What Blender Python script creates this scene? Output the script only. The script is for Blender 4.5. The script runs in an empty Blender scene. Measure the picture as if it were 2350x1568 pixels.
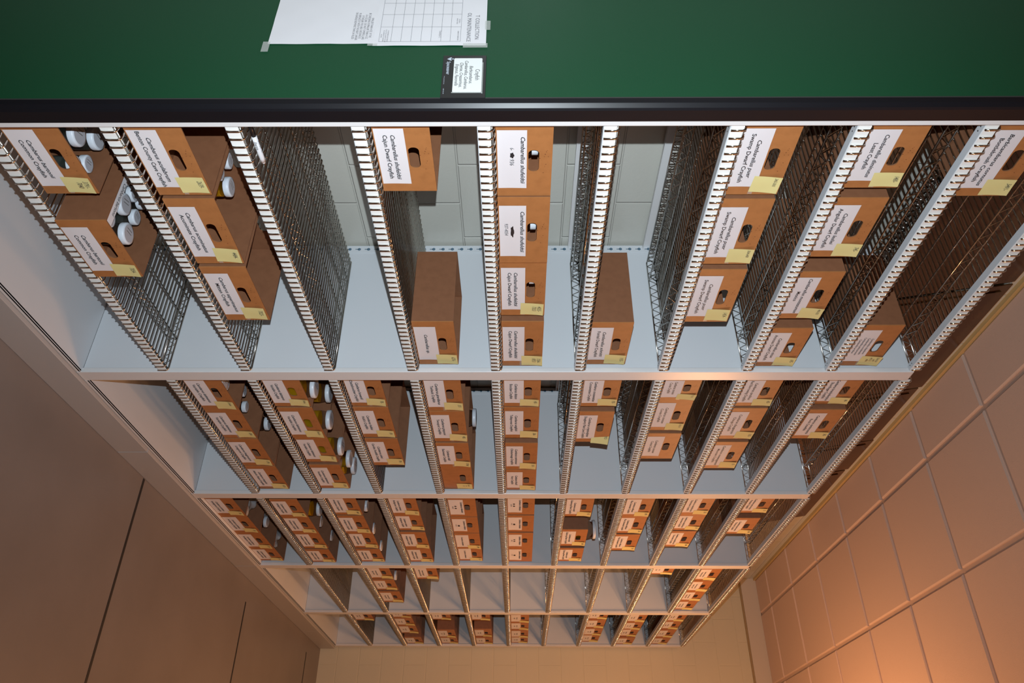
import bpy, bmesh, math, random
from mathutils import Vector, Matrix
from mathutils.geometry import tessellate_polygon
random.seed(7)
PI = math.pi
C = bpy.context.scene.collection
scene = bpy.context.scene

# ------------------------------------------------------------------ camera, light, exposure
TH, PIT, ROL = 0.58078, -0.00727, -0.00029
CAM = Vector((1.457, -1.249, 1.786))
FPX = 1747.0
F_ = Vector((-math.sin(TH) * math.cos(PIT), math.cos(TH) * math.cos(PIT), math.sin(PIT)))
R_ = Vector((math.cos(TH), math.sin(TH), 0))
U_ = R_.cross(F_)
R2 = R_ * math.cos(ROL) + U_ * math.sin(ROL)
U2 = -R_ * math.sin(ROL) + U_ * math.cos(ROL)
cd = bpy.data.cameras.new('camera'); cam = bpy.data.objects.new('camera', cd); C.objects.link(cam)
cd.sensor_width = 36; cd.sensor_fit = 'HORIZONTAL'; cd.lens = FPX / 2350 * 36; cd.clip_start = .02
m = Matrix((U2, -R2, -F_)).transposed().to_4x4(); m.translation = CAM     # camera held on its side
cam.matrix_world = m
scene.camera = cam

w = bpy.data.worlds.new('world'); scene.world = w; w.use_nodes = True
bg = w.node_tree.nodes['Background']; bg.inputs[0].default_value = (1, .62, .4, 1); bg.inputs[1].default_value = .03

def light(name, kind, loc, energy, col, rot=(0, 0, 0), size=None, size_y=None):
    d = bpy.data.lights.new(name, kind); d.energy = energy; d.color = col
    if kind == 'AREA':
        d.shape = 'RECTANGLE'; d.size = size; d.size_y = size_y
    elif size: d.shadow_soft_size = size
    o = bpy.data.objects.new(name, d); C.objects.link(o); o.location = loc; o.rotation_euler = rot
    return o
WARM = (1.0, .47, .20)
fl = light('camera_flash', 'SPOT', (1.35, -1.335, 1.80), 330, (.82, .925, 1.0), size=.007)
fl.data.spot_size = math.radians(112); fl.data.spot_blend = 1.0
fl.rotation_euler = (F_ - .12 * R_).to_track_quat('-Z', 'Y').to_euler()
for y_ in (3.5, 4.3): light('pendant_lamp', 'POINT', (1.5, y_, 3.12), 42, WARM, size=.10)
light('pendant_lamp_down', 'AREA', (1.3, 3.7, 3.3), 28, WARM, size=.2, size_y=1.3)
light('ceiling_fill_up', 'AREA', (2.4, .8, 3.2), 15, WARM, (PI, 0, 0), size=.3, size_y=1.6)  # added warm fill aimed up to brighten the ceiling, no real fixture

vs = scene.view_settings
vs.view_transform = 'Standard'; vs.look = 'None'; vs.gamma = 1; vs.exposure = -0.12; vs.use_curve_mapping = False

cy = scene.cycles
cy.max_bounces = 8; cy.diffuse_bounces = 4; cy.glossy_bounces = 4; cy.transmission_bounces = 6; cy.transparent_max_bounces = 8

# ------------------------------------------------------------------ materials
def mat(name, col, rough=.5, metal=0, trans=0, ior=1.45, spec=.5, noise=None, bump=None, coat=0, alpha=1):
    m = bpy.data.materials.new(name); m.use_nodes = True
    nt = m.node_tree; b = nt.nodes['Principled BSDF']
    b.inputs['Base Color'].default_value = (*col, 1); b.inputs['Roughness'].default_value = rough
    b.inputs['Metallic'].default_value = metal; b.inputs['Transmission Weight'].default_value = trans
    b.inputs['IOR'].default_value = ior; b.inputs['Specular IOR Level'].default_value = spec
    b.inputs['Coat Weight'].default_value = coat; b.inputs['Alpha'].default_value = alpha
    tc = nt.nodes.new('ShaderNodeTexCoord')
    if noise:
        sc_, col2, lo, hi = noise
        n = nt.nodes.new('ShaderNodeTexNoise'); n.inputs['Scale'].default_value = sc_; n.inputs['Detail'].default_value = 6
        r = nt.nodes.new('ShaderNodeMapRange'); r.inputs[1].default_value = lo; r.inputs[2].default_value = hi
        mx = nt.nodes.new('ShaderNodeMix'); mx.data_type = 'RGBA'
        mx.inputs[6].default_value = (*col, 1); mx.inputs[7].default_value = (*col2, 1)
        nt.links.new(tc.outputs['Object'], n.inputs['Vector']); nt.links.new(n.outputs[0], r.inputs[0])
        nt.links.new(r.outputs[0], mx.inputs[0]); nt.links.new(mx.outputs[2], b.inputs['Base Color'])
    if bump:
        sc_, st = bump
        n = nt.nodes.new('ShaderNodeTexNoise'); n.inputs['Scale'].default_value = sc_
        bp = nt.nodes.new('ShaderNodeBump'); bp.inputs['Strength'].default_value = st; bp.inputs['Distance'].default_value = .002
        nt.links.new(tc.outputs['Object'], n.inputs['Vector']); nt.links.new(n.outputs[0], bp.inputs['Height'])
        nt.links.new(bp.outputs[0], b.inputs['Normal'])
    return m

def block_mat(name, col, axis, phase, rough=.45, st=.8):
    m = mat(name, col, rough); nt = m.node_tree; b = nt.nodes['Principled BSDF']
    tc = nt.nodes['Texture Coordinate']
    sp = nt.nodes.new('ShaderNodeSeparateXYZ'); cb = nt.nodes.new('ShaderNodeCombineXYZ')
    nt.links.new(tc.outputs['Object'], sp.inputs[0])
    a1 = nt.nodes.new('ShaderNodeMath'); a1.operation = 'ADD'; a1.inputs[1].default_value = phase[0]
    a2 = nt.nodes.new('ShaderNodeMath'); a2.operation = 'ADD'; a2.inputs[1].default_value = phase[1]
    nt.links.new(sp.outputs[axis], a1.inputs[0]); nt.links.new(sp.outputs[2], a2.inputs[0])
    nt.links.new(a1.outputs[0], cb.inputs[0]); nt.links.new(a2.outputs[0], cb.inputs[1])
    br = nt.nodes.new('ShaderNodeTexBrick'); br.offset = .5
    br.inputs['Scale'].default_value = 1; br.inputs['Brick Width'].default_value = .402; br.inputs['Row Height'].default_value = .2012
    br.inputs['Mortar Size'].default_value = .005; br.inputs['Mortar Smooth'].default_value = .6
    br.inputs['Color1'].default_value = br.inputs['Color2'].default_value = (1, 1, 1, 1); br.inputs['Mortar'].default_value = (0, 0, 0, 1)
    nt.links.new(cb.outputs[0], br.inputs['Vector'])
    no = nt.nodes.new('ShaderNodeTexNoise'); no.inputs['Scale'].default_value = 90; nt.links.new(tc.outputs['Object'], no.inputs['Vector'])
    mu = nt.nodes.new('ShaderNodeMath'); mu.operation = 'MULTIPLY_ADD'; mu.inputs[1].default_value = .12
    nt.links.new(no.outputs[0], mu.inputs[0]); nt.links.new(br.outputs['Color'], mu.inputs[2])
    bp = nt.nodes.new('ShaderNodeBump'); bp.inputs['Strength'].default_value = st; bp.inputs['Distance'].default_value = .006
    nt.links.new(mu.outputs[0], bp.inputs['Height']); nt.links.new(bp.outputs[0], b.inputs['Normal'])
    return m

M = dict(
    panel=mat('grey_shelf_paint', (.61, .64, .67), .42, bump=(900, .05)),
    post=mat('light_post_paint', (.66, .66, .66), .32),
    chrome=mat('chrome_wire', (.64, .63, .59), .12, 1),
    strip=mat('white_strip', (.84, .83, .80), .35),
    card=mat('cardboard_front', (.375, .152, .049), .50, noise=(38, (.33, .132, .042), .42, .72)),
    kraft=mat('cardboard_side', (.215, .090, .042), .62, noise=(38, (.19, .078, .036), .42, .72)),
    cut=mat('cardboard_edge', (.20, .085, .035), .8),
    dark=mat('dark_spot', (.12, .03, .012), .6),
    label=mat('white_paper', (.68, .66, .68), .7),
    ink=mat('black_ink', (.018, .018, .022), .5),
    pen=mat('pen_ink', (.09, .085, .07), .5),
    sticky=mat('yellow_note', (.68, .61, .27), .75),
    tape=mat('clear_tape', (.66, .68, .64), .25, alpha=.28),
    lid=mat('white_plastic_lid', (.60, .65, .71), .35),
    lidtop=mat('lid_paper_disc', (.40, .405, .44), .6),
    glass=mat('clear_glass', (.97, .99, .98), .02, trans=1, ior=1.08),
    clear=mat('preserving_fluid', (.70, .78, .74), .05, trans=.9, ior=1.15),
    amber=mat('amber_fluid', (.80, .43, .012), .15, trans=.25, ior=1.2),
    green=mat('green_panel', (.0025, .050, .018), .45, spec=.3, bump=(700, .12)),
    black=mat('black_trim', (.006, .006, .008), .28),
    blackpl=mat('black_plastic', (.010, .009, .010), .3),
    cardwhite=mat('white_card', (.72, .73, .71), .55),
    markerwhite=mat('marker_body', (.62, .62, .64), .35),
    steel=mat('rail_steel', (.012, .012, .014), .6),
    slot=mat('keyhole_dark', (.09, .16, .22), .5),
    bag=mat('clear_plastic_bag', (.75, .8, .85), .2, trans=.7, ior=1.15, bump=(60, .9)),
    floor=mat('painted_floor', (.205, .183, .172), .42, noise=(2.2, (.178, .158, .148), .35, .7), bump=(500, .05)),
    tile=mat('ceiling_tile', (.70, .52, .42), .9, noise=(160, (.50, .36, .28), .66, .74), bump=(300, .25)),
    tee=mat('ceiling_grid', (.60, .44, .35), .5),
    trimw=mat('cream_trim', (.60, .52, .42), .6),
    fascia=mat('carriage_paint', (.40, .385, .375), .38),
    gap=mat('dark_gap', (.03, .03, .03), .7),
    wall=block_mat('grey_block_paint', (.54, .535, .48), 1, (-.74 + .402 * 10, -.155 + .2012 * 10), .22),
    wallf=block_mat('cream_block_paint', (.62, .56, .40), 0, (-.14 + .402 * 10, -.16 + .2012 * 10), .5, .35),
    wallr=mat('plain_wall', (.42, .40, .38), .8),
)

# ------------------------------------------------------------------ mesh helpers
class MB:
    def __init__(s): s.bm = bmesh.new(); s.mats = []
    def mi(s, m):
        if m not in s.mats: s.mats.append(m)
        return s.mats.index(m)
    def box(s, x0, x1, y0, y1, z0, z1, m, bevel=0):
        b = s.bm; k = s.mi(m)
        v = [b.verts.new((x, y, z)) for x in (x0, x1) for y in (y0, y1) for z in (z0, z1)]
        fs = []
        for q in ((0, 1, 3, 2), (4, 6, 7, 5), (0, 4, 5, 1), (2, 3, 7, 6), (0, 2, 6, 4), (1, 5, 7, 3)):
            f = b.faces.new([v[i] for i in q]); f.material_index = k; fs.append(f)
        if bevel:
            es = list({e for f in fs for e in f.edges})
            r = bmesh.ops.bevel(b, geom=es, offset=bevel, segments=2, affect='EDGES', profile=.5)
            for f in r['faces']: f.material_index = k
        return s
    def prism(s, pts, axis, a0, a1, m):
        """closed polygon extruded along an axis (0,1,2)"""
        b = s.bm; k = s.mi(m)
        def P(p, a):
            q = list(p); q.insert(axis, a); return q
        A = [b.verts.new(P(p, a0)) for p in pts]; B = [b.verts.new(P(p, a1)) for p in pts]
        n = len(pts); fs = [b.faces.new(A), b.faces.new(B[::-1])]
        for i in range(n): fs.append(b.faces.new((A[i], B[i], B[(i + 1) % n], A[(i + 1) % n])))
        for f in fs: f.material_index = k
        return s
    def tube(s, pts, r, m, n=6, smooth=True):
        b = s.bm; k = s.mi(m); pts = [Vector(p) for p in pts]; rings = []
        for i, p in enumerate(pts):
            if i == 0: t = pts[1] - p
            elif i == len(pts) - 1: t = p - pts[i - 1]
            else: t = (pts[i + 1] - p).normalized() + (p - pts[i - 1]).normalized()
            t.normalize()
            up = Vector((0, 1, 0)) if abs(t.y) < .8 else Vector((1, 0, 0))
            a = t.cross(up).normalized(); c = t.cross(a)
            rings.append([b.verts.new(p + (a * math.cos(2 * PI * j / n) + c * math.sin(2 * PI * j / n)) * r) for j in range(n)])
        for A, B in zip(rings, rings[1:]):
            for j in range(n):
                f = b.faces.new((A[j], A[(j + 1) % n], B[(j + 1) % n], B[j])); f.material_index = k; f.smooth = smooth
        for R, rev in ((rings[0], 1), (rings[-1], 0)):
            f = b.faces.new(R[::-1] if rev else R); f.material_index = k
        return s
    def lathe(s, prof, m, n=24, sharp=True, cap=True):
        b = s.bm; k = s.mi(m); rings = []
        for r, z in prof:
            rings.append([b.verts.new((r * math.cos(2 * PI * j / n), r * math.sin(2 * PI * j / n), z)) for j in range(n)])
        for A, B in zip(rings, rings[1:]):
            for j in range(n):
                f = b.faces.new((A[j], A[(j + 1) % n], B[(j + 1) % n], B[j])); f.material_index = k; f.smooth = True
        if cap:
            f = b.faces.new(rings[0][::-1]); f.material_index = k
            f = b.faces.new(rings[-1]); f.material_index = k
        return s
    def mesh(s, name):
        me = bpy.data.meshes.new(name)
        bmesh.ops.recalc_face_normals(s.bm, faces=s.bm.faces)
        s.bm.to_mesh(me); s.bm.free()
        for m in s.mats: me.materials.append(m)
        return me

def obj(name, me, parent=None, loc=(0, 0, 0), rot=(0, 0, 0)):
    if isinstance(me, MB): me = me.mesh(name)
    o = bpy.data.objects.new(name, me); C.objects.link(o)
    o.location = loc; o.rotation_euler = rot
    if parent: o.parent = parent
    return o
def thing(name, label, cat, loc=(0, 0, 0), rotz=0, group=None):
    o = bpy.data.objects.new(name, None); C.objects.link(o); o.empty_display_size = .05
    o.location = loc; o.rotation_euler = (0, 0, rotz)
    return tag(o, label, cat, group)
def tag(o, label, cat, group=None):
    o['label'] = label; o['category'] = cat
    if group: o['group'] = group
    return o
def struct(o):
    o['kind'] = 'structure'; return o
def copy_part(o, parent):
    c = o.copy(); C.objects.link(c); c.parent = parent
    return c

# text: list of (string, size, cx, cy, shear, align, bold) laid out in local (u, v); placed in the plane facing +x (u->y, v->z) or -y (u->x, v->z)
_cache = {}
def glyphs(txt, size, shear, align, bold, sx):
    key = (txt, size, shear, align, bold, sx)
    if key in _cache: return _cache[key]
    cu = bpy.data.curves.new('t', 'FONT'); cu.body = txt; cu.size = size; cu.shear = shear
    cu.align_x = align; cu.resolution_u = 2; cu.offset = bold; cu.space_character = 1.0
    o = bpy.data.objects.new('t', cu); C.objects.link(o)
    dg = bpy.context.evaluated_depsgraph_get()
    me = bpy.data.meshes.new_from_object(o.evaluated_get(dg))
    vs_ = [(v.co.x * sx, v.co.y) for v in me.vertices]; fs = [tuple(p.vertices) for p in me.polygons]
    bpy.data.objects.remove(o); bpy.data.curves.remove(cu); bpy.data.meshes.remove(me)
    _cache[key] = (vs_, fs); return _cache[key]
def text_mesh(items, m, plane='x', rects=()):
    vv, ff = [], []
    for (t, size, cx, cy, shear, align, bold, sx) in items:
        a, f = glyphs(t, size, shear, align, bold, sx); k = len(vv)
        vv += [(cx + x, cy + y) for x, y in a]; ff += [tuple(i + k for i in q) for q in f]
    for poly in rects:
        k = len(vv); vv += list(poly); ff.append(tuple(range(k, k + len(poly))))
    me = bpy.data.meshes.new('lettering')
    P = [(0, u, v) for u, v in vv] if plane == 'x' else ([(u, 0, v) for u, v in vv] if plane == 'y' else [(-v, u, 0) for u, v in vv])
    me.from_pydata(P, [], ff); me.materials.append(m); me.update()
    return me

# ------------------------------------------------------------------ dimensions
NU = 5; PITCH = 1.19; HZ = .30985; Z0 = .4492; DEPTH = .615; DECK = .0425
XW = -.627; YF = 6.03; ZC = 4.035; ZTOP = Z0 + 9 * HZ + .018
ORD = ['first', 'second', 'third', 'fourth', 'fifth', 'sixth', 'seventh', 'eighth', 'ninth', 'tenth']
BAY = ['nearest bay', 'second bay', 'middle bay', 'fourth bay', 'farthest bay']

# ------------------------------------------------------------------ room shell
struct(obj('floor', MB().box(XW, 3.4, -4, YF, -.06, 0, M['floor'])))
struct(obj('wall_left', MB().box(XW - .1, XW, -4, YF, -.06, ZC + .1, M['wall'])))
struct(obj('wall_far', MB().box(XW - .1, 3.4, YF, YF + .1, -.06, ZC + .1, M['wallf'])))
struct(obj('wall_right', MB().box(3.4, 3.5, -4, YF + .1, -.06, ZC + .1, M['wallr'])))
struct(obj('wall_near', MB().box(XW - .1, 3.5, -4.1, -4, -.06, ZC + .1, M['wallr'])))
struct(obj('trim_1', MB().box(XW, 3.4, YF - .022, YF, 3.885, ZC - .004, M['trimw'], .003)
           .box(XW, 3.4, YF - .008, YF, 3.868, 3.885, mat('trim_caulk', (.34, .24, .12), .6))))
struct(obj('trim_2', MB().box(XW, XW + .022, -3.9, YF - .022, ZC - .026, ZC - .002, mat('wall_angle', (.55, .40, .18), .5))))
# ceiling: recessed grid with tegular tiles
cb = MB(); cb.box(XW, 3.4, -4, YF, ZC, ZC + .06, M['tee'])
ceil = struct(obj('ceiling', cb))
tb = MB(); xs = [-.297 + .6096 * i for i in range(-1, 7)]; ys = [2.0 + .6096 * j for j in range(-10, 8)]
for x in xs:
    for y in ys:
        a, b_, c, d = max(x + .013, XW + .024), min(x + .5966, 3.38), max(y + .011, -3.98), min(y + .5986, YF - .026)
        if b_ - a < .03 or d - c < .03: continue
        t = .007
        bm = tb.bm; k = tb.mi(M['tile'])
        up = [bm.verts.new(p) for p in ((a, c, ZC), (b_, c, ZC), (b_, d, ZC), (a, d, ZC))]
        mid = [bm.verts.new((p.co.x, p.co.y, ZC - .006)) for p in up]
        lo = [bm.verts.new(p) for p in ((a + t, c + t, ZC - .011), (b_ - t, c + t, ZC - .011), (b_ - t, d - t, ZC - .011), (a + t, d - t, ZC - .011))]
        for A, B in ((up, mid), (mid, lo)):
            for i in range(4):
                bm.faces.new((A[i], A[(i + 1) % 4], B[(i + 1) % 4], B[i])).material_index = k
        bm.faces.new(lo).material_index = k
obj('ceiling_tiles', tb, ceil)
# rail slots across the floor
for i, (y, x0) in enumerate(((2.144, .016), (3.86, .15), (5.56, .13))):
    struct(obj('trim_%d' % (i + 3), MB().box(x0, 3.38, y - .009, y + .009, 0, .0012, M['steel']), loc=(0, 0, 0)))

# ------------------------------------------------------------------ carriage base under the shelving
car = thing('carriage_base', 'long grey steel base fascia along the floor under all five bays', 'base')
ys_ = [-.045, 1.847, 3.532, 5.334, 5.995]
for a, b_ in zip(ys_, ys_[1:]):
    obj('fascia', MB().box(-.012, .014, a + .001, b_ - .001, .001, .136, M['fascia'], .002), car)
obj('frame', MB().box(-.60, -.014, -.03, 5.99, .012, .125, M['gap']), car)

# ------------------------------------------------------------------ shelving bays
SL = 1.126
def shelf_meshes():
    r = .0029
    w_ = MB(); n = 46
    for i in range(n):
        y = .012 + (SL - .024) * i / (n - 1)
        w_.tube([(0, y, .0005), (0, y, .030), (-.003, y, .0368), (-.012, y, .0398), (-.513, y, .0398), (-.518, y, .036), (-.518, y, .006)], r, M['chrome'], 5)
    deck = w_.mesh('wire_deck')
    def truss(x, top=.0355, bot=.004, zig=True, y0=.004, y1=SL - .004):
        t = MB(); t.tube([(x, y0, top), (x, y1, top)], .0030, M['chrome'], 6)
        if bot is not None: t.tube([(x, y0, bot), (x, y1, bot)], .0030, M['chrome'], 6)
        if zig:
            k = int((y1 - y0) / .029); pts = []
            for i in range(k + 1):
                y = y0 + (y1 - y0) * i / k
                pts.append((x, y, bot if i % 2 else top))
            t.tube(pts, .0022, M['chrome'], 5)
        return t.mesh('truss')
    tr = [truss(-.0085, .0345), truss(-.14), truss(-.24, zig=False, bot=None), truss(-.33, zig=False, bot=None), truss(-.42), truss(-.513, .0345)]
    sd = []
    for y in (.006, SL - .006):
        t = MB(); t.tube([(-.01, y, .0345), (-.513, y, .0345)], .0030, M['chrome'], 6); t.tube([(-.01, y, .003), (-.513, y, .003)], .0030, M['chrome'], 6)
        pts = [(-.01 - .503 * i / 28, y, .003 if i % 2 else .0345) for i in range(29)]
        t.tube(pts, .0022, M['chrome'], 5); sd.append(t.mesh('side_truss'))
    s = MB()
    s.box(-.0055, -.0035, .001, SL - .001, .0005, .0315, M['strip'])
    s.box(-.029, -.0055, .012, SL - .012, -.0018, .0005, M['panel'])
    for y0, y1 in ((.001, .012), (SL - .012, SL - .001)):
        s.prism([(-.0055, y0), (-.0055, y1), (-.022, y1 if y0 < .5 else y1), (-.029, y1 if y0 < .5 else y0), (-.022, y0)], 2, -.0018, .0005, M['panel'])
    for y in (.016, .03, SL - .03, SL - .016):
        s.prism([(-.018 + .0022 * math.cos(q * PI / 4), y + .0022 * math.sin(q * PI / 4)) for q in range(8)], 2, -.0022, -.0018, M['gap'])
    return deck, tr, sd, s.mesh('support_beam')
DK, TR, SD, BEAM = shelf_meshes()
def add_shelf(parent, k, y0, sc):
    s = obj('wire_shelf', DK, parent, (0, y0, Z0 + k * HZ)); s.scale = (1, sc, 1)
    for t in TR: obj('truss', t, s)
    for t in SD: obj('side_truss', t, s)
    obj('support_beam', BEAM, s)
    return s

def panel_mesh(y0, y1):
    """upright double-skinned side panel with folded front post and slotted rear strip"""
    p = MB()
    p.box(-DEPTH, -.001, y0 + .012 if y0 > .1 else y0, y1 - .012 if y0 > .1 else y1, .139, ZTOP, M['panel'])
    return p.mesh('side_panel')
def keyhole(yc, face, zs):
    k = MB()
    for z in zs:
        pts = [(-.596 + .0068 * math.cos(a * PI / 6 + .3), z + .0068 * math.sin(a * PI / 6 + .3)) for a in range(12)]
        k.prism(pts, 1, face, face - .0006, M['slot'])
        k.box(-.5975, -.5945, face - .0006, face, z - .016, z - .004, M['slot'])
    return k.mesh('keyhole_slots')
panels = []
for j in range(NU + 1):
    if j == 0: y0, y1 = -.029, .016
    else: y0, y1 = j * PITCH - .0125, j * PITCH + .050
    panels.append((y0, y1))
for u in range(NU):
    bay = thing('shelving_unit', {0: 'nearest bay of tall grey shelving, wire shelves, beside the green end panel', 1: 'second bay of tall grey shelving along the aisle, counted from the green end',
                                  2: 'middle bay of the grey shelving row, jars and boxes also on its bottom deck', 3: 'nearly empty fourth bay of grey shelving along the aisle',
                                  4: 'farthest bay of grey shelving, standing against the far block wall'}[u], 'shelving', (0, u * PITCH, 0), group='grey shelving bays along the aisle')
    yo = u * PITCH
    for j in ([0, 1] if u == 0 else [u + 1]):
        a, b_ = panels[j]
        p = MB(); ins = .006
        p.box(-DEPTH, -.002, a + (ins if j else 0) - yo, b_ - yo, .158, ZTOP - .001, M['panel'])
        po = obj('side_panel', p, bay)
        q = MB(); q.box(-.020, 0, a - yo, b_ - yo, .139, ZTOP, M['post'], .003)
        obj('post', q, po)
        # rear strip of keyhole slots on the side that faces the aisle entrance
        if j:
            f = a + ins - yo
            q = MB(); q.box(-DEPTH, -.578, f - .0025, f, .16, ZTOP - .002, M['panel'], .0008)
            obj('slotted_strip', q, po)
            if j <= 2:
                zs = [.2 + .0387 * i for i in range(78)] if j == 1 else [1.2 + .0387 * i for i in range(30)]
                obj('keyhole_slots', keyhole(0, f - .0025, zs), po)
    ya = panels[u][1] - yo; yb = panels[u + 1][0] - yo
    d = MB(); d.box(-DEPTH, -.001, ya, yb + .0055, .150, .157, M['panel']); d.box(-.010, -.001, ya, yb, .139, .157, M['post'], .002)
    d.box(-.06, -.012, ya, yb, .139, .150, M['gap'])
    obj('base_shelf', d, bay)
    sc = (yb - ya - .002) / SL
    for k in range(10): add_shelf(bay, k, ya + .001, sc)
    for k in (5, 6):
        b = MB(); z = Z0 + k * HZ
        b.box(-DEPTH + .002, -DEPTH + .005, ya, yb, z - .004, z + .036, M['post'])
        b.box(-DEPTH + .005, -DEPTH + .022, ya, yb, z - .004, z - .0015, M['post'])
        obj('rear_brace', b, bay)

# ------------------------------------------------------------------ brown boards stood along the top shelves
hb = mat('brown_hardboard', (.085, .040, .014), .16, noise=(6, (.065, .030, .010), .4, .7)); he = mat('hardboard_edge', (.30, .16, .06), .5)
for (ya, yb, h, wh) in ((.022, 1.42, .700, 'nearest the green end panel'), (1.44, 2.35, .705, 'second along from the green end panel'), (2.36, 2.995, .690, 'third along from the green end panel'),
                        (3.005, 3.44, .70, 'narrowest one, fourth along'), (3.455, 4.30, .685, 'farthest from the camera')):
    q = MB(); q.box(0, .006, 0, yb - ya, 0, h, hb, .001); q.box(.0005, .0055, .002, yb - ya - .002, h - .0005, h + .002, he)
    q.box(.007, .0125, .04, yb - ya - .05, 0, h - .035, hb, .001)
    o = tag(obj('brown_board', q, None, (-.500, ya, Z0 + 9 * HZ + DECK + .0008)), 'glossy brown board stood above the top shelf, ' + wh, 'board', 'brown boards on the top shelf')
    o.rotation_euler.y = -.165

# ------------------------------------------------------------------ green end panel
ep = thing('end_panel', 'dark green end panel with black edge trim closing the shelving row', 'end panel', (-.3, -.045, 0))
def at_ep(x, y, z): return (x + .3, y + .045, z)
g = MB(); g.box(-.624 + .3, -.030 + .3, -.0015, .012, .14, 3.40, M['green']); obj('green_sheet', g, ep)
t = MB()
t.prism([(-.030 + .3, .013), (-.030 + .3, -.003), (-.024 + .3, -.0045), (-.010 + .3, -.002), (-.0015 + .3, .006), (.0012 + .3, .012), (.0012 + .3, .0445), (.0002 + .3, .0445), (.0002 + .3, .013)], 2, .14, 3.40, M['black'])
obj('edge_trim', t, ep)

# two taped sheets
def sheet(x0, x1, z0, z1, y, seed, nx=10, nz=16):
    rnd = random.Random(seed); me = bpy.data.meshes.new('sheet'); v = []; f = []
    for j in range(nz + 1):
        for i in range(nx + 1):
            x = x0 + (x1 - x0) * i / nx; z = z0 + (z1 - z0) * j / nz
            yy = y - .0005 * (1 + math.sin(i * 1.3 + seed) * math.sin(j * .9 + seed * 2)) - .0003 * rnd.random()
            v.append((x, yy, z))
    for j in range(nz):
        for i in range(nx):
            k = j * (nx + 1) + i; f.append((k, k + 1, k + nx + 2, k + nx + 1))
    me.from_pydata(v, [], f); me.materials.append(M['label']); me.update()
    for p in me.polygons: p.use_smooth = True
    return me
YP = -.0472
up = tag(obj('notice_sheet', sheet(-.445, -.229, 1.418, 1.706, YP - .0006, 2)), 'upper white sheet with a ruled table taped on the green end panel', 'notice')
lo = tag(obj('notice_sheet', sheet(-.452, -.238, 1.150, 1.432, YP, 5)), 'lower white sheet with typed lines, taped under the table sheet', 'notice')
it = [('T COLLECTION', .0150, -.252, 1.677, 0, 'RIGHT', 0, .98), ('OL MAINTENANCE', .0150, -.243, 1.656, 0, 'RIGHT', 0, .95)]
grey = mat('toner', (.12, .12, .13), .6)
for i, s_ in enumerate(('NAME OF USER/FILLER',)): it.append((s_, .0052, -.268, 1.632, 0, 'CENTER', 0, .75))
for i, s_ in enumerate(('IF CONTAINER IS LESS THAN 3/4', 'FULL OF THE 4 OZ JAR IS TOO LOW,', 'FILL COMPLETELY TO TOP WITH', 'ALCOHOL')): it.append((s_, .0042, -.268, 1.452 - i * .0055, 0, 'CENTER', 0, .75))
it += [('CHECKING /', .0045, -.330, 1.634, 0, 'CENTER', 0, .75), ('SAMPLES TAKEN', .0045, -.330, 1.628, 0, 'CENTER', 0, .75), ('Tommy C.', .008, -.275, 1.585, .3, 'CENTER', 0, .9)]
rc = []
zl = [1.432, 1.461, 1.487, 1.513, 1.538, 1.563, 1.588, 1.613, 1.640]
zl = [1.432, 1.4625, 1.488, 1.5135, 1.539, 1.5645, 1.590, 1.614]
zl.append(1.640)
for z in (zl[0], *zl[1:-1], zl[-1]): rc.append([(-.44, z), (-.245, z), (-.245, z + .0007), (-.44, z + .0007)])
for x in (-.245, -.306, -.36, -.41): rc.append([(x, zl[0]), (x + .0008, zl[0]), (x + .0008, zl[-1] + .0007), (x, zl[-1] + .0007)])
obj('lettering', text_mesh(it, grey, 'y', rc), up, (0, YP - .0022, 0))
it = [(s_, .0088, x, 1.405 - i * .0088, 0, 'RIGHT', 0, .72) for i, (s_, x) in enumerate((
    ('SMALLER THAN 4 OZ.  IF THE', -.262), ('BE CHECKING IS SMALLER THAN 4 OZ,', -.256), ('A 4 OZ JAR.  DO NOT OVERFILL JARS', -.254),
    ('IF THE JAR YOU ARE CHECKING IS', -.258), ('M, REPLACE IT WITH THE NEXT LARGER', -.252), ('ON SHOULD BE MORE THAN 3/4 FILLED', -.256)))]
obj('lettering', text_mesh(it, grey, 'y'), lo, (0, YP - .0018, 0))
for pr, (x0, x1, z0, z1) in ((lo, (-.245, -.205, 1.138, 1.156)), (up, (-.236, -.219, 1.648, 1.710)), (up, (-.33, -.292, 1.702, 1.716)), (up, (-.236, -.228, 1.405, 1.43))):
    obj('tape', MB().box(x0, x1, YP - .0027, YP - .0023, z0, z1, M['tape']), pr)

# label holder
pl = thing('placard', 'black placard on the green end panel holding a white card reading Crayfish', 'sign', (-.105, -.0466, 1.655))
a = MB(); a.box(-.081, .081, -.004, 0, -.054, .054, M['blackpl'], .0012); obj('backing', a, pl)
a = MB(); a.prism([(x, z) for x, z in ((-.066, -.026), (-.068, -.024), (-.068, .042), (-.066, .044), (.058, .044), (.060, .042), (.060, -.024), (.058, -.026))], 1, -.0052, -.0042, M['cardwhite']); cw = obj('card', a, pl)
obj('lettering', text_mesh([('Crayfish', .0155, -.004, .028, 0, 'CENTER', 0, .82), ('Barbicambarus,', .0122, -.004, .0135, .25, 'CENTER', .00005, .90), ('Cambarellus, Cambarus,', .0122, -.004, .0015, .25, 'CENTER', .00005, .90),
                            ('Cherax, Creaserinus,', .0122, -.004, -.0105, .25, 'CENTER', .00005, .90), ('Engaeus, Faxonella', .0122, -.004, -.0215, .25, 'CENTER', .00005, .90)], M['ink'], 'y'), cw, (0, -.0056, 0))
a = MB(); a.box(-.05, .066, -.0068, -.0046, .0445, .047, M['tape'], .0005); a.box(.0615, .0635, -.0068, -.0046, -.028, .047, M['tape'], .0005); obj('clear_sleeve', a, pl)
lt = mat('light_print', (.45, .50, .56), .5)
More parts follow.
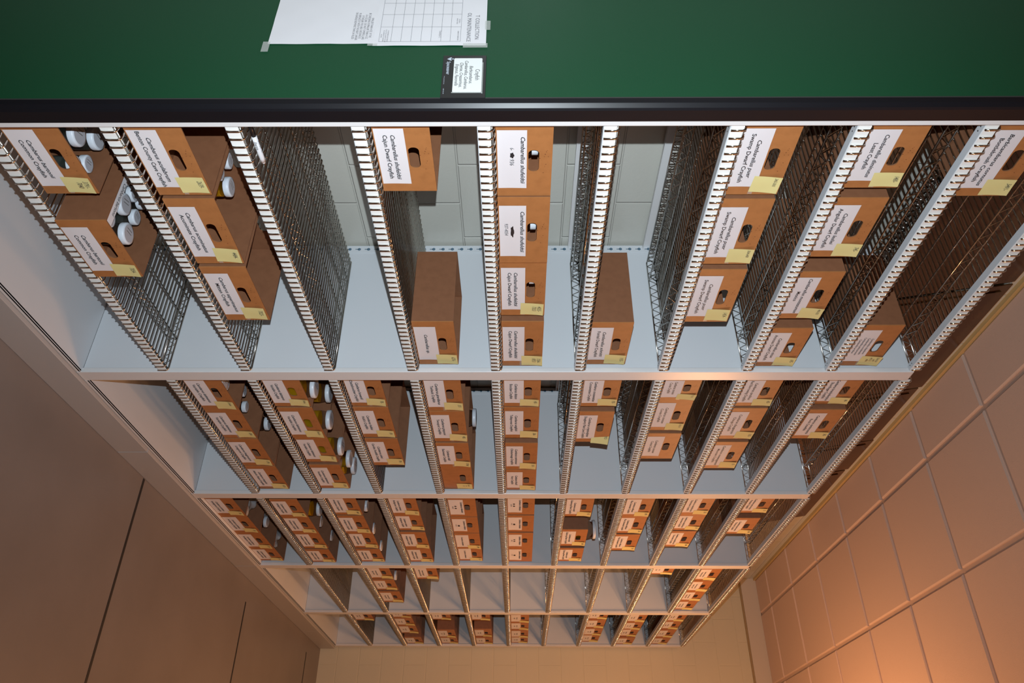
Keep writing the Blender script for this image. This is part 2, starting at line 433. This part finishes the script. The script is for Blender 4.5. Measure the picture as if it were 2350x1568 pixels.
obj('logo', text_mesh([('Spacesaver', .0125, -.056, -.0435, 0, 'LEFT', .0002, .9), ('www.spacesaver.com', .0035, .0, -.0485, 0, 'LEFT', 0, 1), ('1.800.492.3434', .0035, .045, -.0485, 0, 'LEFT', 0, 1)], lt, 'y',
    [[(-.072, -.036), (-.066, -.044), (-.060, -.036), (-.060, -.032), (-.066, -.034), (-.072, -.032)], [(-.069, -.030), (-.066, -.032), (-.063, -.030), (-.066, -.026)]]), pl, (0, -.0046, 0))

# ------------------------------------------------------------------ cardboard boxes
BW, BH, BD, T = .275, .145, .312, .0035
def round_slot(y0, y1, z0, z1, n=6):
    r = (z1 - z0) * .46; pts = []
    for cy, cz, a0 in ((y1 - r, z0 + r, -90), (y1 - r, z1 - r, 0), (y0 + r, z1 - r, 90), (y0 + r, z0 + r, 180)):
        for i in range(n + 1):
            a = math.radians(a0 + 90 * i / n); pts.append((cy + r * math.cos(a), cz + r * math.sin(a)))
    return pts
def hole_wall(mb, x0, x1, m):
    """wall in the y-z plane with a hand hole, thickness x0..x1"""
    y0, y1, z0, z1 = .0, BW, 0, BH; b = mb.bm; k = mb.mi(m); kc = mb.mi(M['cut'])
    pts = round_slot(.100, .178, .083, .111); cor = [(y0, z0), (y1, z0), (y1, z1), (y0, z1)]
    tris = tessellate_polygon([[Vector((p[0], p[1], 0)) for p in cor], [Vector((p[0], p[1], 0)) for p in pts]])
    V = {x: [b.verts.new((x, *p)) for p in cor + pts] for x in (x0, x1)}
    for x in V:
        for t_ in tris: b.faces.new([V[x][q] for q in t_]).material_index = k
    A, B = V[x0], V[x1]; n = len(pts)
    for i in range(n):
        j = (i + 1) % n; b.faces.new((A[4 + i], A[4 + j], B[4 + j], B[4 + i])).material_index = kc
    for i in range(4):
        j = (i + 1) % 4; b.faces.new((A[i], A[j], B[j], B[i])).material_index = k if i != 2 else kc
def box_meshes():
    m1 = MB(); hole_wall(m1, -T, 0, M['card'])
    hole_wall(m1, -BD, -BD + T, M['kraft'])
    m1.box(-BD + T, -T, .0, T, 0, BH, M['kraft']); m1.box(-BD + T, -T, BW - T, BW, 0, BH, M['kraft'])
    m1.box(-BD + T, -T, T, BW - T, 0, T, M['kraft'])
    rnd = random.Random(3)
    for i in range(9):
        y, z = rnd.uniform(.1, .2), rnd.uniform(.112, .135); r = rnd.uniform(.0006, .0013)
        m1.prism([(y + r * math.cos(a), z + r * math.sin(a) * 1.4) for a in [q * PI / 3 for q in range(6)]], 0, .0001, .00025, M['dark'])
    body = m1.mesh('carton')
    def paper(y0, y1, z0, z1, m, curl=.0, lift=.0004, n=6, name='paper_label'):
        me = bpy.data.meshes.new(name); v = []; f = []
        for i in range(n + 1):
            for j in range(n + 1):
                a, b_ = i / n, j / n
                v.append((lift + curl * (b_ ** 2) + .0006 * math.sin(a * 5) * math.sin(b_ * 4), y0 + (y1 - y0) * a, z0 + (z1 - z0) * b_))
        for i in range(n):
            for j in range(n):
                k = i * (n + 1) + j; f.append((k, k + n + 1, k + n + 2, k + 1))
        me.from_pydata(v, [], f); me.materials.append(m); me.update()
        for p in me.polygons: p.use_smooth = True
        return me
    return body, paper(.030, .243, .003, .079, M['label']), paper(-.031, .031, -.038, .038, M['sticky'], .004, .0016, name='sticky_note'), paper(-.032, .0, -.006, .006, M['tape'], 0, .0010, 2, name='tape')
BODY, LAB, STK, TAPE = box_meshes()
BIG = None

def label_items(lines, big=False):
    it = []
    if len(lines) <= 2:
        zs = [.048, .0285] if len(lines) == 2 else [.040]
        if big: zs = [.0675]
        size = .0158
        for i, (s_, z) in enumerate(zip(lines, zs)):
            sx = min(1.22, .203 / (len(s_) * size * .44))
            it.append((s_, size, .137, z - .004, .22 if i == 0 else 0, 'CENTER', .00028, sx))
    else:
        for i, s_ in enumerate(lines):
            it.append((s_, .0112, .137, .062 - .0135 * i, .22, 'CENTER', .0001, 1.0))
    return it
def scribble(y, z, w_=.02, h=.010):
    pts = []
    for i in range(14):
        a = i / 14 * 2 * PI; r = 1 + .18 * math.sin(i * 2.3)
        pts.append((y + w_ / 2 * r * math.cos(a), z + h / 2 * r * math.sin(a)))
    return pts

CS, CC, CA = 'Cambarus latimanus', 'Variable Crayfish', 'Cambarellus shufeldtii'
TXT = {
 (0, 0): [(['Cambarus bartonii', 'Common Crayfish'], '3791-\n 7040'), (['Cambarus bartonii', 'Common Crayfish'], '7054-')],
 (0, 1): [(['Cambarus aculabrum', 'Benton County Cave Crayfish'], '2639-'), (['Cambarus acuminatus', 'Acuminate Crayfish'], '4484-'), (['Cambarus asperimanus', 'Mitten Crayfish'], '7023-')],
 (0, 3): [([CA, 'Cajun Dwarf Crayfish'], None), (['Cambarellus sp.'], '6276-')],
 (0, 4): [([CA], '@6-      936'), ([CA], '@937-4054'), ([CA, 'Cajun Dwarf Crayfish'], '4055-\n7353'), ([CA, 'Cajun Dwarf Crayfish'], '7354-\n8753')],
 (0, 5): [(['Cambarellus schmitti', 'Fontal Dwarf Crayfish'], '1955-')],
 (0, 6): [(['Cambarellus puer', 'Swamp Dwarf Crayfish'], '2465-5063'), (['Cambarellus puer', 'Swamp Dwarf Crayfish'], '5064-6408'), (['Cambarellus puer', 'Swamp Dwarf Crayfish'], '1424-')],
 (0, 7): [(['Cambarellus diminutus', 'Least Crayfish'], '1480-'), (['Cambarellus lesliei', 'Angular Dwarf Crayfish'], '745-'), (['Cambarellus montezumae', 'Mexico'], '4465-5023'), (['Cambarellus ninae', 'Aransas Dwarf Crayfish'], '695-')],
 (0, 8): [(['Barbicambarus cornutus', 'Bottlebrush Crayfish'], '3491-'), (['Cambarellus chapalanus', 'Cambarellus occidentalis', 'Cambarellus patzcuarensis', 'Cambarellus prolixus'], '5524-5530\n 4427\n 4431-32\n 4850-')],
 (1, 0): [([CS, CC], '679-4494'), ([CS, CC], '4741-'), (['Cambarus longirostris', 'Longnose Crayfish'], '1791-'), (['Cambarus longulus', 'Atlantic Slope Crayfish'], '4210-')],
 (1, 1): [([CS, CC], '540-5466'), ([CS, CC], '5684-5754'), ([CS, CC], '5781-6192'), ([CS, CC], '6193-')],
 (1, 2): [(['Cambarus howardi', 'Chattahoochee Crayfish'], '785-'), (['Cambarus hubbsi', "Hubb's Crayfish"], '109-'), (['Cambarus johni', 'Carolina Foothills Crayfish'], '709-')],
 (1, 3): [(['Cambarus girardianus', 'Tanback Crayfish'], '357-'), (['Cambarus graysoni', 'Twospot Crayfish'], '482-'), (['Cambarus halli', 'Slackwater Crayfish'], '137-48'), (None, 'C. hatch\n 146\n 252')],
 (1, 4): [(['Cambarus distans', 'Boxclaw Crayfish'], '483-'), (['Cambarus englishi', 'Tallapoosa Crayfish'], '386-'), (['Cambarus extraneus', 'Chickamauga Crayfish'], '501-'), (['Cambarus friaufi', 'Hairy Crayfish'], '517-')],
 (1, 5): [(['Cambarus coosawattae', 'Coosawattee Crayfish'], '978-'), (['Cambarus cryptodytes', 'Dougherty Plain Cave Crayfish'], '892-')],
 (1, 6): [(['Cambarus coosae', 'Coosa Crayfish'], '775-1176'), (['Cambarus coosae', 'Coosa Crayfish'], '1178-2153'), (['Cambarus coosae', 'Coosa Crayfish'], None)],
 (1, 7): [(['Cambarus carolinus', 'Red Burrowing Crayfish'], '483-'), (['Cambarus chaugaensis', 'Chauga Crayfish'], '1005-'), (['Cambarus conasaugaensis', 'Mountain Crayfish'], '93-')],
 (1, 8): [(['Cambarus brachydactylus', 'Shortfinger Crayfish'], '146-'), (['Cambarus carinirostris', 'Rock Crawfish'], '542-')],
}
GEN = {(2, -1): ('Cambarus striatus', 'Ambiguous Crayfish'), (2, 0): ('Cambarus striatus', 'Ambiguous Crayfish'), (2, 1): ('Cambarus striatus', 'Ambiguous Crayfish'), (2, 2): ('Cambarus striatus', 'Ambiguous Crayfish'),
       (2, 3): ('Cambarus robustus',), (2, 4): ('Cambarus robustus',), (2, 5): ('Cambarus scotti', 'Chattooga River Crayfish'), (2, 6): ('Cambarus reflexus', 'Pine Savannah Crayfish'),
       (2, 7): ('Cambarus rusticiformis', 'Depression Crayfish'), (2, 8): ('Cambarus pyronotus', 'Fireback Crayfish'),
       (3, 1): ('Creaserinus fodiens', 'Digger Crayfish'), (3, 2): ('Creaserinus hedgpethi', 'Upland Burrowing Crayfish'), (3, 7): ('Cherax', 'Crayfish'), (3, 8): ('Cambarus tenebrosus', 'Cavespring Crayfish')}
BOXES = (
(0, 0, [[0.018, 0.271], [0.336, 0.589]]), (0, 1, [[0.018, 0.275], [0.291, 0.571], [0.584, 0.868]]), (0, 3, [[0.018, 0.263], [0.894, 1.170]]),
(0, 4, [[0.018, 0.277], [0.281, 0.562], [0.566, 0.851], [0.879, 1.164]]), (0, 5, [[0.9, 1.170]]), (0, 6, [[0.018, 0.278], [0.292, 0.572], [0.597, 0.877]]),
(0, 7, [[0.018, 0.244], [0.286, 0.536], [0.614, 0.864], [0.923, 1.170]]), (0, 8, [[0.018, 0.276], [0.909, 1.170]]),
(1, 0, [[1.246, 1.521], [1.523, 1.789], [1.793, 2.075], [2.085, 2.361]]), (1, 1, [[1.244, 1.478], [1.496, 1.77], [1.774, 2.038], [2.065, 2.345]]),
(1, 2, [[1.244, 1.493], [1.497, 1.769], [1.786, 2.066]]), (1, 3, [[1.245, 1.52], [1.529, 1.809], [1.822, 2.077], [2.084, 2.361]]),
(1, 4, [[1.244, 1.486], [1.501, 1.781], [1.825, 2.105], [2.114, 2.361]]), (1, 5, [[1.244, 1.482], [1.531, 1.811]]),
(1, 6, [[1.244, 1.436], [1.44, 1.715], [1.728, 1.984]]), (1, 7, [[1.244, 1.481], [1.497, 1.777], [1.81, 2.09]]), (1, 8, [[1.244, 1.469], [1.484, 1.743]]),
(2, -1, [[2.471, 2.734], [2.737, 3.017], [3.019, 3.301], [3.304, 3.551]]), (2, 0, [[2.503, 2.753], [2.756, 3.017], [3.019, 3.301], [3.304, 3.551]]),
(2, 1, [[2.44, 2.715], [2.728, 3.007], [3.02, 3.3], [3.304, 3.551]]), (2, 2, [[2.456, 2.731], [2.733, 2.983], [2.995, 3.275], [3.286, 3.551]]),
(2, 3, [[2.472, 2.747], [2.749, 2.999], [3.006, 3.279], [3.287, 3.551]]), (2, 4, [[2.456, 2.731], [2.744, 3.003], [3.01, 3.275], [3.283, 3.551]]),
(2, 5, [[2.482, 2.757], [2.946, 3.226], [3.273, 3.523]]), (2, 6, [[2.458, 2.733], [2.746, 3.02], [3.047, 3.327]]),
(2, 7, [[2.44, 2.699], [2.702, 2.952], [2.974, 3.242]]), (2, 8, [[2.44, 2.686], [2.769, 3.019]]),
(3, 1, [[3.664, 3.939], [3.941, 4.191], [4.23, 4.51]]), (3, 2, [[3.651, 3.926]]), (3, 7, [[3.625, 3.821]]),
(3, 8, [[3.672, 3.947], [3.963, 4.224], [4.227, 4.477], [4.487, 4.74]]), (4, 0, [[4.816, 5.091]]),
(4, 1, [[4.815, 5.002], [5.004, 5.254], [5.257, 5.529], [5.68, 5.93]]), (4, 2, [[4.815, 5.047], [5.401, 5.678], [5.68, 5.93]]),
(4, 3, [[4.821, 5.096], [5.401, 5.678], [5.68, 5.93]]), (4, 4, [[4.87, 5.145], [5.148, 5.398], [5.401, 5.678], [5.68, 5.93]]),
(4, 6, [[4.815, 5.064], [5.067, 5.342], [5.344, 5.594], [5.597, 5.878]]), (4, 7, [[4.865, 5.14], [5.143, 5.393], [5.395, 5.678], [5.68, 5.93]]),
(4, 8, [[4.841, 5.116], [5.119, 5.399], [5.401, 5.678], [5.68, 5.93]]))
SET = {(0, 0, 1): .012, (0, 3, 1): -.03, (0, 5, 0): -.03, (1, 8, 1): -.005, (0, 4, 3): -.02, (2, 5, 1): -.02}
interior = {}
def deck_z(k): return .157 if k < 0 else Z0 + k * HZ + DECK
def shelf_name(k): return 'bottom deck' if k < 0 else ORD[k] + ' wire shelf up'
nb = 0
for (u, k, row) in BOXES:
    for i, (y0, y1) in enumerate(row):
        nb += 1; rnd = random.Random(u * 1000 + k * 37 + i)
        xo = SET.get((u, k, i), -.018 - rnd.uniform(0, .012))
        if (u, k) in TXT: lines, note = TXT[(u, k)][i]
        else:
            lines = list(GEN.get((u, k), ('Cambarus sp.', 'Crayfish'))); note = '%d-' % rnd.randint(120, 4999)
            if (u, k) == (2, 4) or (u, k) == (2, 3) and i < 2: note = '@'
        sp = (lines[0] if lines else 'only by a note')
        pos = ORD[i] if not (len(row) == 1) else 'alone'
        if u <= 2 and (u, k) in TXT: lab = 'brown box %s, %s on the %s, %s' % ('labelled ' + sp if lines else 'with no paper label', pos, shelf_name(k), BAY[u])
        else: lab = 'brown handled cardboard box, %s on the %s, %s' % (pos, shelf_name(k), BAY[u])
        b = thing('cardboard_box', lab, 'box', (xo, y0, deck_z(k)), group='cardboard specimen boxes')
        sc = (y1 - y0) / BW; b.scale = (1, sc, 1)
        obj('carton', BODY, b)
        if lines:
            big = note is not None and note.startswith('@')
            lb = obj('paper_label', LAB, b, (.0002, 0, 0))
            if u <= 1 or u == 2: 
                it = label_items(lines, big)
                rects = []
                if big:
                    if (u, k, i) == (0, 4, 0): it += [('6-', .015, .090, .036, .15, 'LEFT', 0, .8), ('936', .016, .131, .035, .15, 'LEFT', 0, 1)]; rects = [scribble(.118, .041, .020, .011)]
                    elif (u, k, i) == (0, 4, 1): it += [('937-4054', .0145, .100, .018, .2, 'LEFT', 0, .9)]; rects = [scribble(.135, .040, .046, .010)]
                    else: rects = [scribble(.12 + .02 * (i % 2), .036, .016, .012), scribble(.15, .036, .016, .012)]; it += [('%d-%d' % (rnd.randint(20, 900), rnd.randint(1000, 7000)), .011, .137, .018, .2, 'CENTER', 0, .8)]
                obj('lettering', text_mesh(it, M['ink'], 'x', rects), lb, (.0013, 0, 0))
            else:
                obj('lettering', text_mesh([(t_, .0142, .137, z, 0, 'CENTER', .0002, .9) for t_, z in zip(lines, (.046, .026))], M['ink']), lb, (.0013, 0, 0))
            for yy_ in (.036, .237):
                pass
        if note and not note.startswith('@'):
            zz = .1045 if lines else .125
            if not lines: zz = .1
            s = obj('sticky_note', STK, b, (0, .236 + rnd.uniform(-.004, .003), zz + rnd.uniform(-.003, .003)), (rnd.uniform(-.06, .06), 0, 0))
            if (u, k, i) == (1, 5, 1): s.rotation_euler = (-.1, 0, -.45)
            n_ = note.split('\n'); sz = .019 if len(n_) <= 2 else .012
            if u <= 2 and len(note) < 60:
                obj('handwriting', text_mesh([(q, sz if len(q) < 7 else .0130, -.018 if len(q) < 7 else -.028, .018 - j * (.017 if len(n_) <= 2 else .0125), .3, 'LEFT' if len(q) < 7 else 'LEFT', .0001, .62 if len(q) < 7 else .55) for j, q in enumerate(n_)], M['pen']), s, (.0055, 0, 0))
            if u <= 1:
                obj('tape', TAPE, b, (0, .272, .070 + rnd.uniform(-.004, .01)))
        interior[(u, k, i)] = (xo - BD + .006, xo - .006, y0 + .006, y1 - .006)

# strip of paper lying along the left rim of the second box on the lowest shelf
ib = [o for o in C.objects if o.name.startswith('cardboard_box') and abs(o.location.y - .336) < 1e-4][0]
me = MB().box(-.225, -.004, .0045, .040, .1385, .1392, M['label']); sl = obj('loose_label', me, ib)
obj('lettering', text_mesh([('Cambarus bartonii', .021, 0, 0, 0, 'CENTER', .0002, .8)], M['ink'], 'z'), sl, (-.105, .024, .1396), (0, 0, -PI / 2))

# ------------------------------------------------------------------ jars
def jar_meshes(D, H, fluid, lidh=.017):
    r = D / 2; g = MB()
    g.lathe([(r * .80, .0), (r * .95, .004), (r * .96, H * .72), (r * .90, H * .80), (r * .80, H - lidh)], M['glass'], 22)
    f = MB(); f.lathe([(r * .78, .004), (r * .90, .007), (r * .91, H * .66), (r * .88, H * .70)], fluid, 20)
    l = MB(); l.lathe([(r * .99, H - lidh), (r, H - lidh + .001), (r, H - .003), (r * .96, H - .0005), (r * .5, H)], M['lid'], 26)
    d = MB(); d.lathe([(r * .80, H + .0001), (r * .80, H + .0004)], M['lidtop'], 24)
    for q in range(2): d.box(-r * .08 - r * .3 * q, -r * .02 - r * .3 * q, -r * .45, r * .4, H + .0004, H + .0006, M['pen'])
    return g.mesh('glass_body'), f.mesh('fluid'), l.mesh('lid'), d.mesh('lid_label')
JT = {'S': (.050, .105, M['clear']), 'M': (.067, .125, M['clear']), 'A': (.062, .10, M['amber']), 'm': (.066, .145, M['clear']), 'L': (.086, .168, M['amber']), 'X': (.110, .20, M['amber'])}
JM = {k: jar_meshes(*v) for k, v in JT.items()}
TN = {'S': 'small clear jar', 'M': 'clear glass jar', 'A': 'small amber jar', 'm': 'tall clear jar', 'L': 'wide-lidded amber jar', 'X': 'largest amber jar'}
JARS = [  # bay, shelf, box, x, y, type, which
(0, 0, 0, -.112, .135, 'M', 'beside the black trim'), (0, 0, 0, -.175, .205, 'M', 'farther back'), (0, 0, 0, -.060, .195, 'S', 'behind the front'), (0, 0, 0, -.105, .235, 'S', 'near the right wall'),
(0, 0, 1, -.125, .415, 'M', 'left of centre'), (0, 0, 1, -.062, .475, 'M', 'nearest the front'), (0, 0, 1, -.165, .515, 'S', 'rightmost'), (0, 0, 1, -.225, .405, 'S', 'far back left'), (0, 0, 1, -.215, .465, 'S', 'back, middle'), (0, 0, 1, -.235, .52, 'S', 'back, right'), (0, 0, 1, -.057, .405, 'S', 'under the loose label'),
(0, 1, 1, -.225, .445, 'A', 'nearest the front'), (0, 1, 1, -.275, .385, 'S', 'middle'), (0, 1, 1, -.275, .333, 'S', 'farthest back'), (0, 1, 1, -.195, .355, 'S', 'half hidden'), (0, 1, 2, -.25, .64, 'S', 'alone'),
(0, 3, 1, -.075, 1.00, 'S', 'behind the hand hole'), (0, 4, 0, -.06, .13, 'S', 'behind the hand hole'), (0, 4, 1, -.06, .42, 'S', 'behind the hand hole'), (0, 4, 2, -.06, .68, 'S', 'behind the hand hole'), (0, 4, 3, -.07, 1.0, 'S', 'behind the hand hole'),
(0, 6, 0, -.1, .13, 'S', 'behind the hand hole'), (0, 7, 2, -.1, .72, 'S', 'behind the hand hole'), (0, 7, 3, -.1, 1.03, 'S', 'behind the hand hole'), (0, 8, 1, -.1, 1.02, 'S', 'behind the hand hole'),
(1, 0, 0, -.06, 1.37, 'M', 'behind the hand hole'), (1, 0, 0, -.100, 1.441, 'S', 'behind the front'), (1, 0, 1, -.175, 1.63, 'S', 'farther back'), (1, 0, 1, -.130, 1.69, 'S', 'nearer'), (1, 0, 2, -.180, 1.945, 'M', 'alone'),
(1, 1, 0, -.072, 1.420, 'L', 'alone'), (1, 1, 1, -.172, 1.640, 'L', 'farther back'), (1, 1, 1, -.079, 1.715, 'L', 'nearest the front'), (1, 1, 2, -.075, 1.975, 'L', 'alone'),
(1, 1, 3, -.225, 2.20, 'A', 'farthest back'), (1, 1, 3, -.10, 2.165, 'L', 'left'), (1, 1, 3, -.115, 2.28, 'L', 'right'),
(1, 3, 2, -.200, 1.925, 'L', 'alone'), (1, 3, 3, -.24, 2.29, 'M', 'at the back'), (1, 4, 1, -.07, 1.63, 'S', 'behind the hand hole'), (1, 4, 3, -.07, 2.23, 'S', 'behind the hand hole'), (1, 6, 0, -.07, 1.34, 'S', 'behind the hand hole'),
(2, -1, 1, -.070, 2.785, 'M', 'alone'), (2, -1, 2, -.14, 3.156, 'M', 'alone'),
(2, 0, 1, -.126, 2.90, 'L', 'alone'), (2, 0, 2, -.13, 3.12, 'M', 'alone'), (2, 0, 3, -.147, 3.42, 'M', 'alone'),
(2, 1, 1, -.105, 2.80, 'm', 'alone'), (2, 1, 2, -.068, 3.07, 'm', 'nearest the front'), (2, 1, 3, -.062, 3.36, 'm', 'nearest the front'),
(2, 4, 0, -.07, 2.58, 'S', 'behind the hand hole'), (2, 4, 2, -.07, 3.14, 'S', 'behind the hand hole'), (2, 4, 3, -.07, 3.41, 'S', 'behind the hand hole'),
(2, 5, 1, -.09, 3.14, 'X', 'nearer'), (2, 5, 1, -.20, 3.01, 'L', 'farther back'), (3, 1, 1, -.075, 4.03, 'm', 'alone')]
jars = []
for (u, k, i, x, y, t, wh) in JARS:
    xa, xb, ya, yb = interior[(u, k, i)]; r = JT[t][0] / 2 + .001
    jars.append([min(max(x, xa + r), xb - r), min(max(y, ya + r), yb - r), r, (u, k, i), t, wh])
for it_ in range(200):
    for a in range(len(jars)):
        for b in range(a):
            A, B = jars[a], jars[b]
            if A[3] != B[3]: continue
            dx, dy = A[0] - B[0], A[1] - B[1]; d = math.hypot(dx, dy) or 1e-6; o_ = A[2] + B[2] - d
            if o_ > 0:
                for Q, s_ in ((A, 1), (B, -1)):
                    xa, xb, ya, yb = interior[Q[3]]
                    Q[0] = min(max(Q[0] + s_ * dx / d * o_ * .5, xa + Q[2]), xb - Q[2]); Q[1] = min(max(Q[1] + s_ * dy / d * o_ * .5, ya + Q[2]), yb - Q[2])
for (x, y, r, (u, k, i), t, wh) in jars:
    pre = '' if wh == 'alone' else wh + ', '
    j = thing('specimen_jar', '%s, %sin %s box on %s, %s' % (TN[t], pre, ORD[i], ('bottom deck' if k < 0 else ORD[k] + ' shelf'), BAY[u]), 'jar', (x, y, deck_z(k) + T + .0003), random.Random(x * y).uniform(-.4, .4), group='white-lidded specimen jars')
    for nm, me_ in zip(('glass_body', 'fluid', 'lid', 'lid_label'), JM[t]): obj(nm, me_, j)

# crumpled clear bags on the bottom deck of the middle bay
def bag_mesh(seed):
    b = bmesh.new(); bmesh.ops.create_icosphere(b, subdivisions=4, radius=1); rnd = random.Random(seed)
    ph = [rnd.uniform(0, 6) for _ in range(6)]
    for v in b.verts:
        c = v.co; n = 1 + .16 * math.sin(5 * c.x + ph[0]) * math.sin(6 * c.y + ph[1]) + .12 * math.sin(11 * c.z + ph[2] + 4 * c.x) + .07 * math.sin(17 * c.y + ph[3])
        v.co = Vector((c.x * .075 * n, c.y * .085 * n, max(-.055, c.z * .062 * n) + .055))
    me_ = bpy.data.meshes.new('plastic_bag'); b.to_mesh(me_); b.free(); me_.materials.append(M['bag'])
    for p in me_.polygons: p.use_smooth = True
    return me_
for n_, (bi, x, y, wh) in enumerate(((0, -.16, 2.60, 'first'), (1, -.19, 2.90, 'second'), (2, -.18, 3.20, 'third'), (3, -.14, 3.42, 'fourth'))):
    if bi == 2: x, y = -.235, 3.20
    if bi == 1: x, y = -.2, 2.91
    o = tag(obj('plastic_bag', bag_mesh(n_ + 3), None, (x, y, .157 + T + .0005)), 'crumpled clear plastic bag in the %s box on the bottom deck, middle bay' % wh, 'bag', 'clear bags on the bottom deck')
    o.rotation_euler.z = n_ * 1.1
    if bi == 2: o.scale = (.8, .8, .9)

# ------------------------------------------------------------------ marker pen on the third shelf
mk = thing('marker_pen', 'grey and black marker pen lying on the empty third wire shelf', 'pen', (-.034, .021, Z0 + 2 * HZ + DECK + .0068), 0)
a = MB(); a.tube([(0, .052, 0), (0, .125, 0), (0, .138, 0)], .0068, M['markerwhite'], 14); a.tube([(0, .138, 0), (0, .144, 0)], .0045, M['markerwhite'], 12)
bd = obj('barrel', a, mk); a = MB(); a.tube([(0, 0, 0), (0, .052, 0)], .0064, M['blackpl'], 14); obj('cap', a, mk)
lt_ = text_mesh([('Sharpie', .010, .066, -.003, .15, 'LEFT', .0001, .9)], M['ink'], 'x'); obj('lettering', lt_, bd, (.0069, 0, 0))
lt2 = text_mesh([('Sharpie  |||', .010, .066, -.003, .15, 'LEFT', .0001, .9)], M['ink'], 'z'); obj('lettering', lt2, bd, (0, 0, .0069))
print('boxes', nb, 'jars', len(jars))
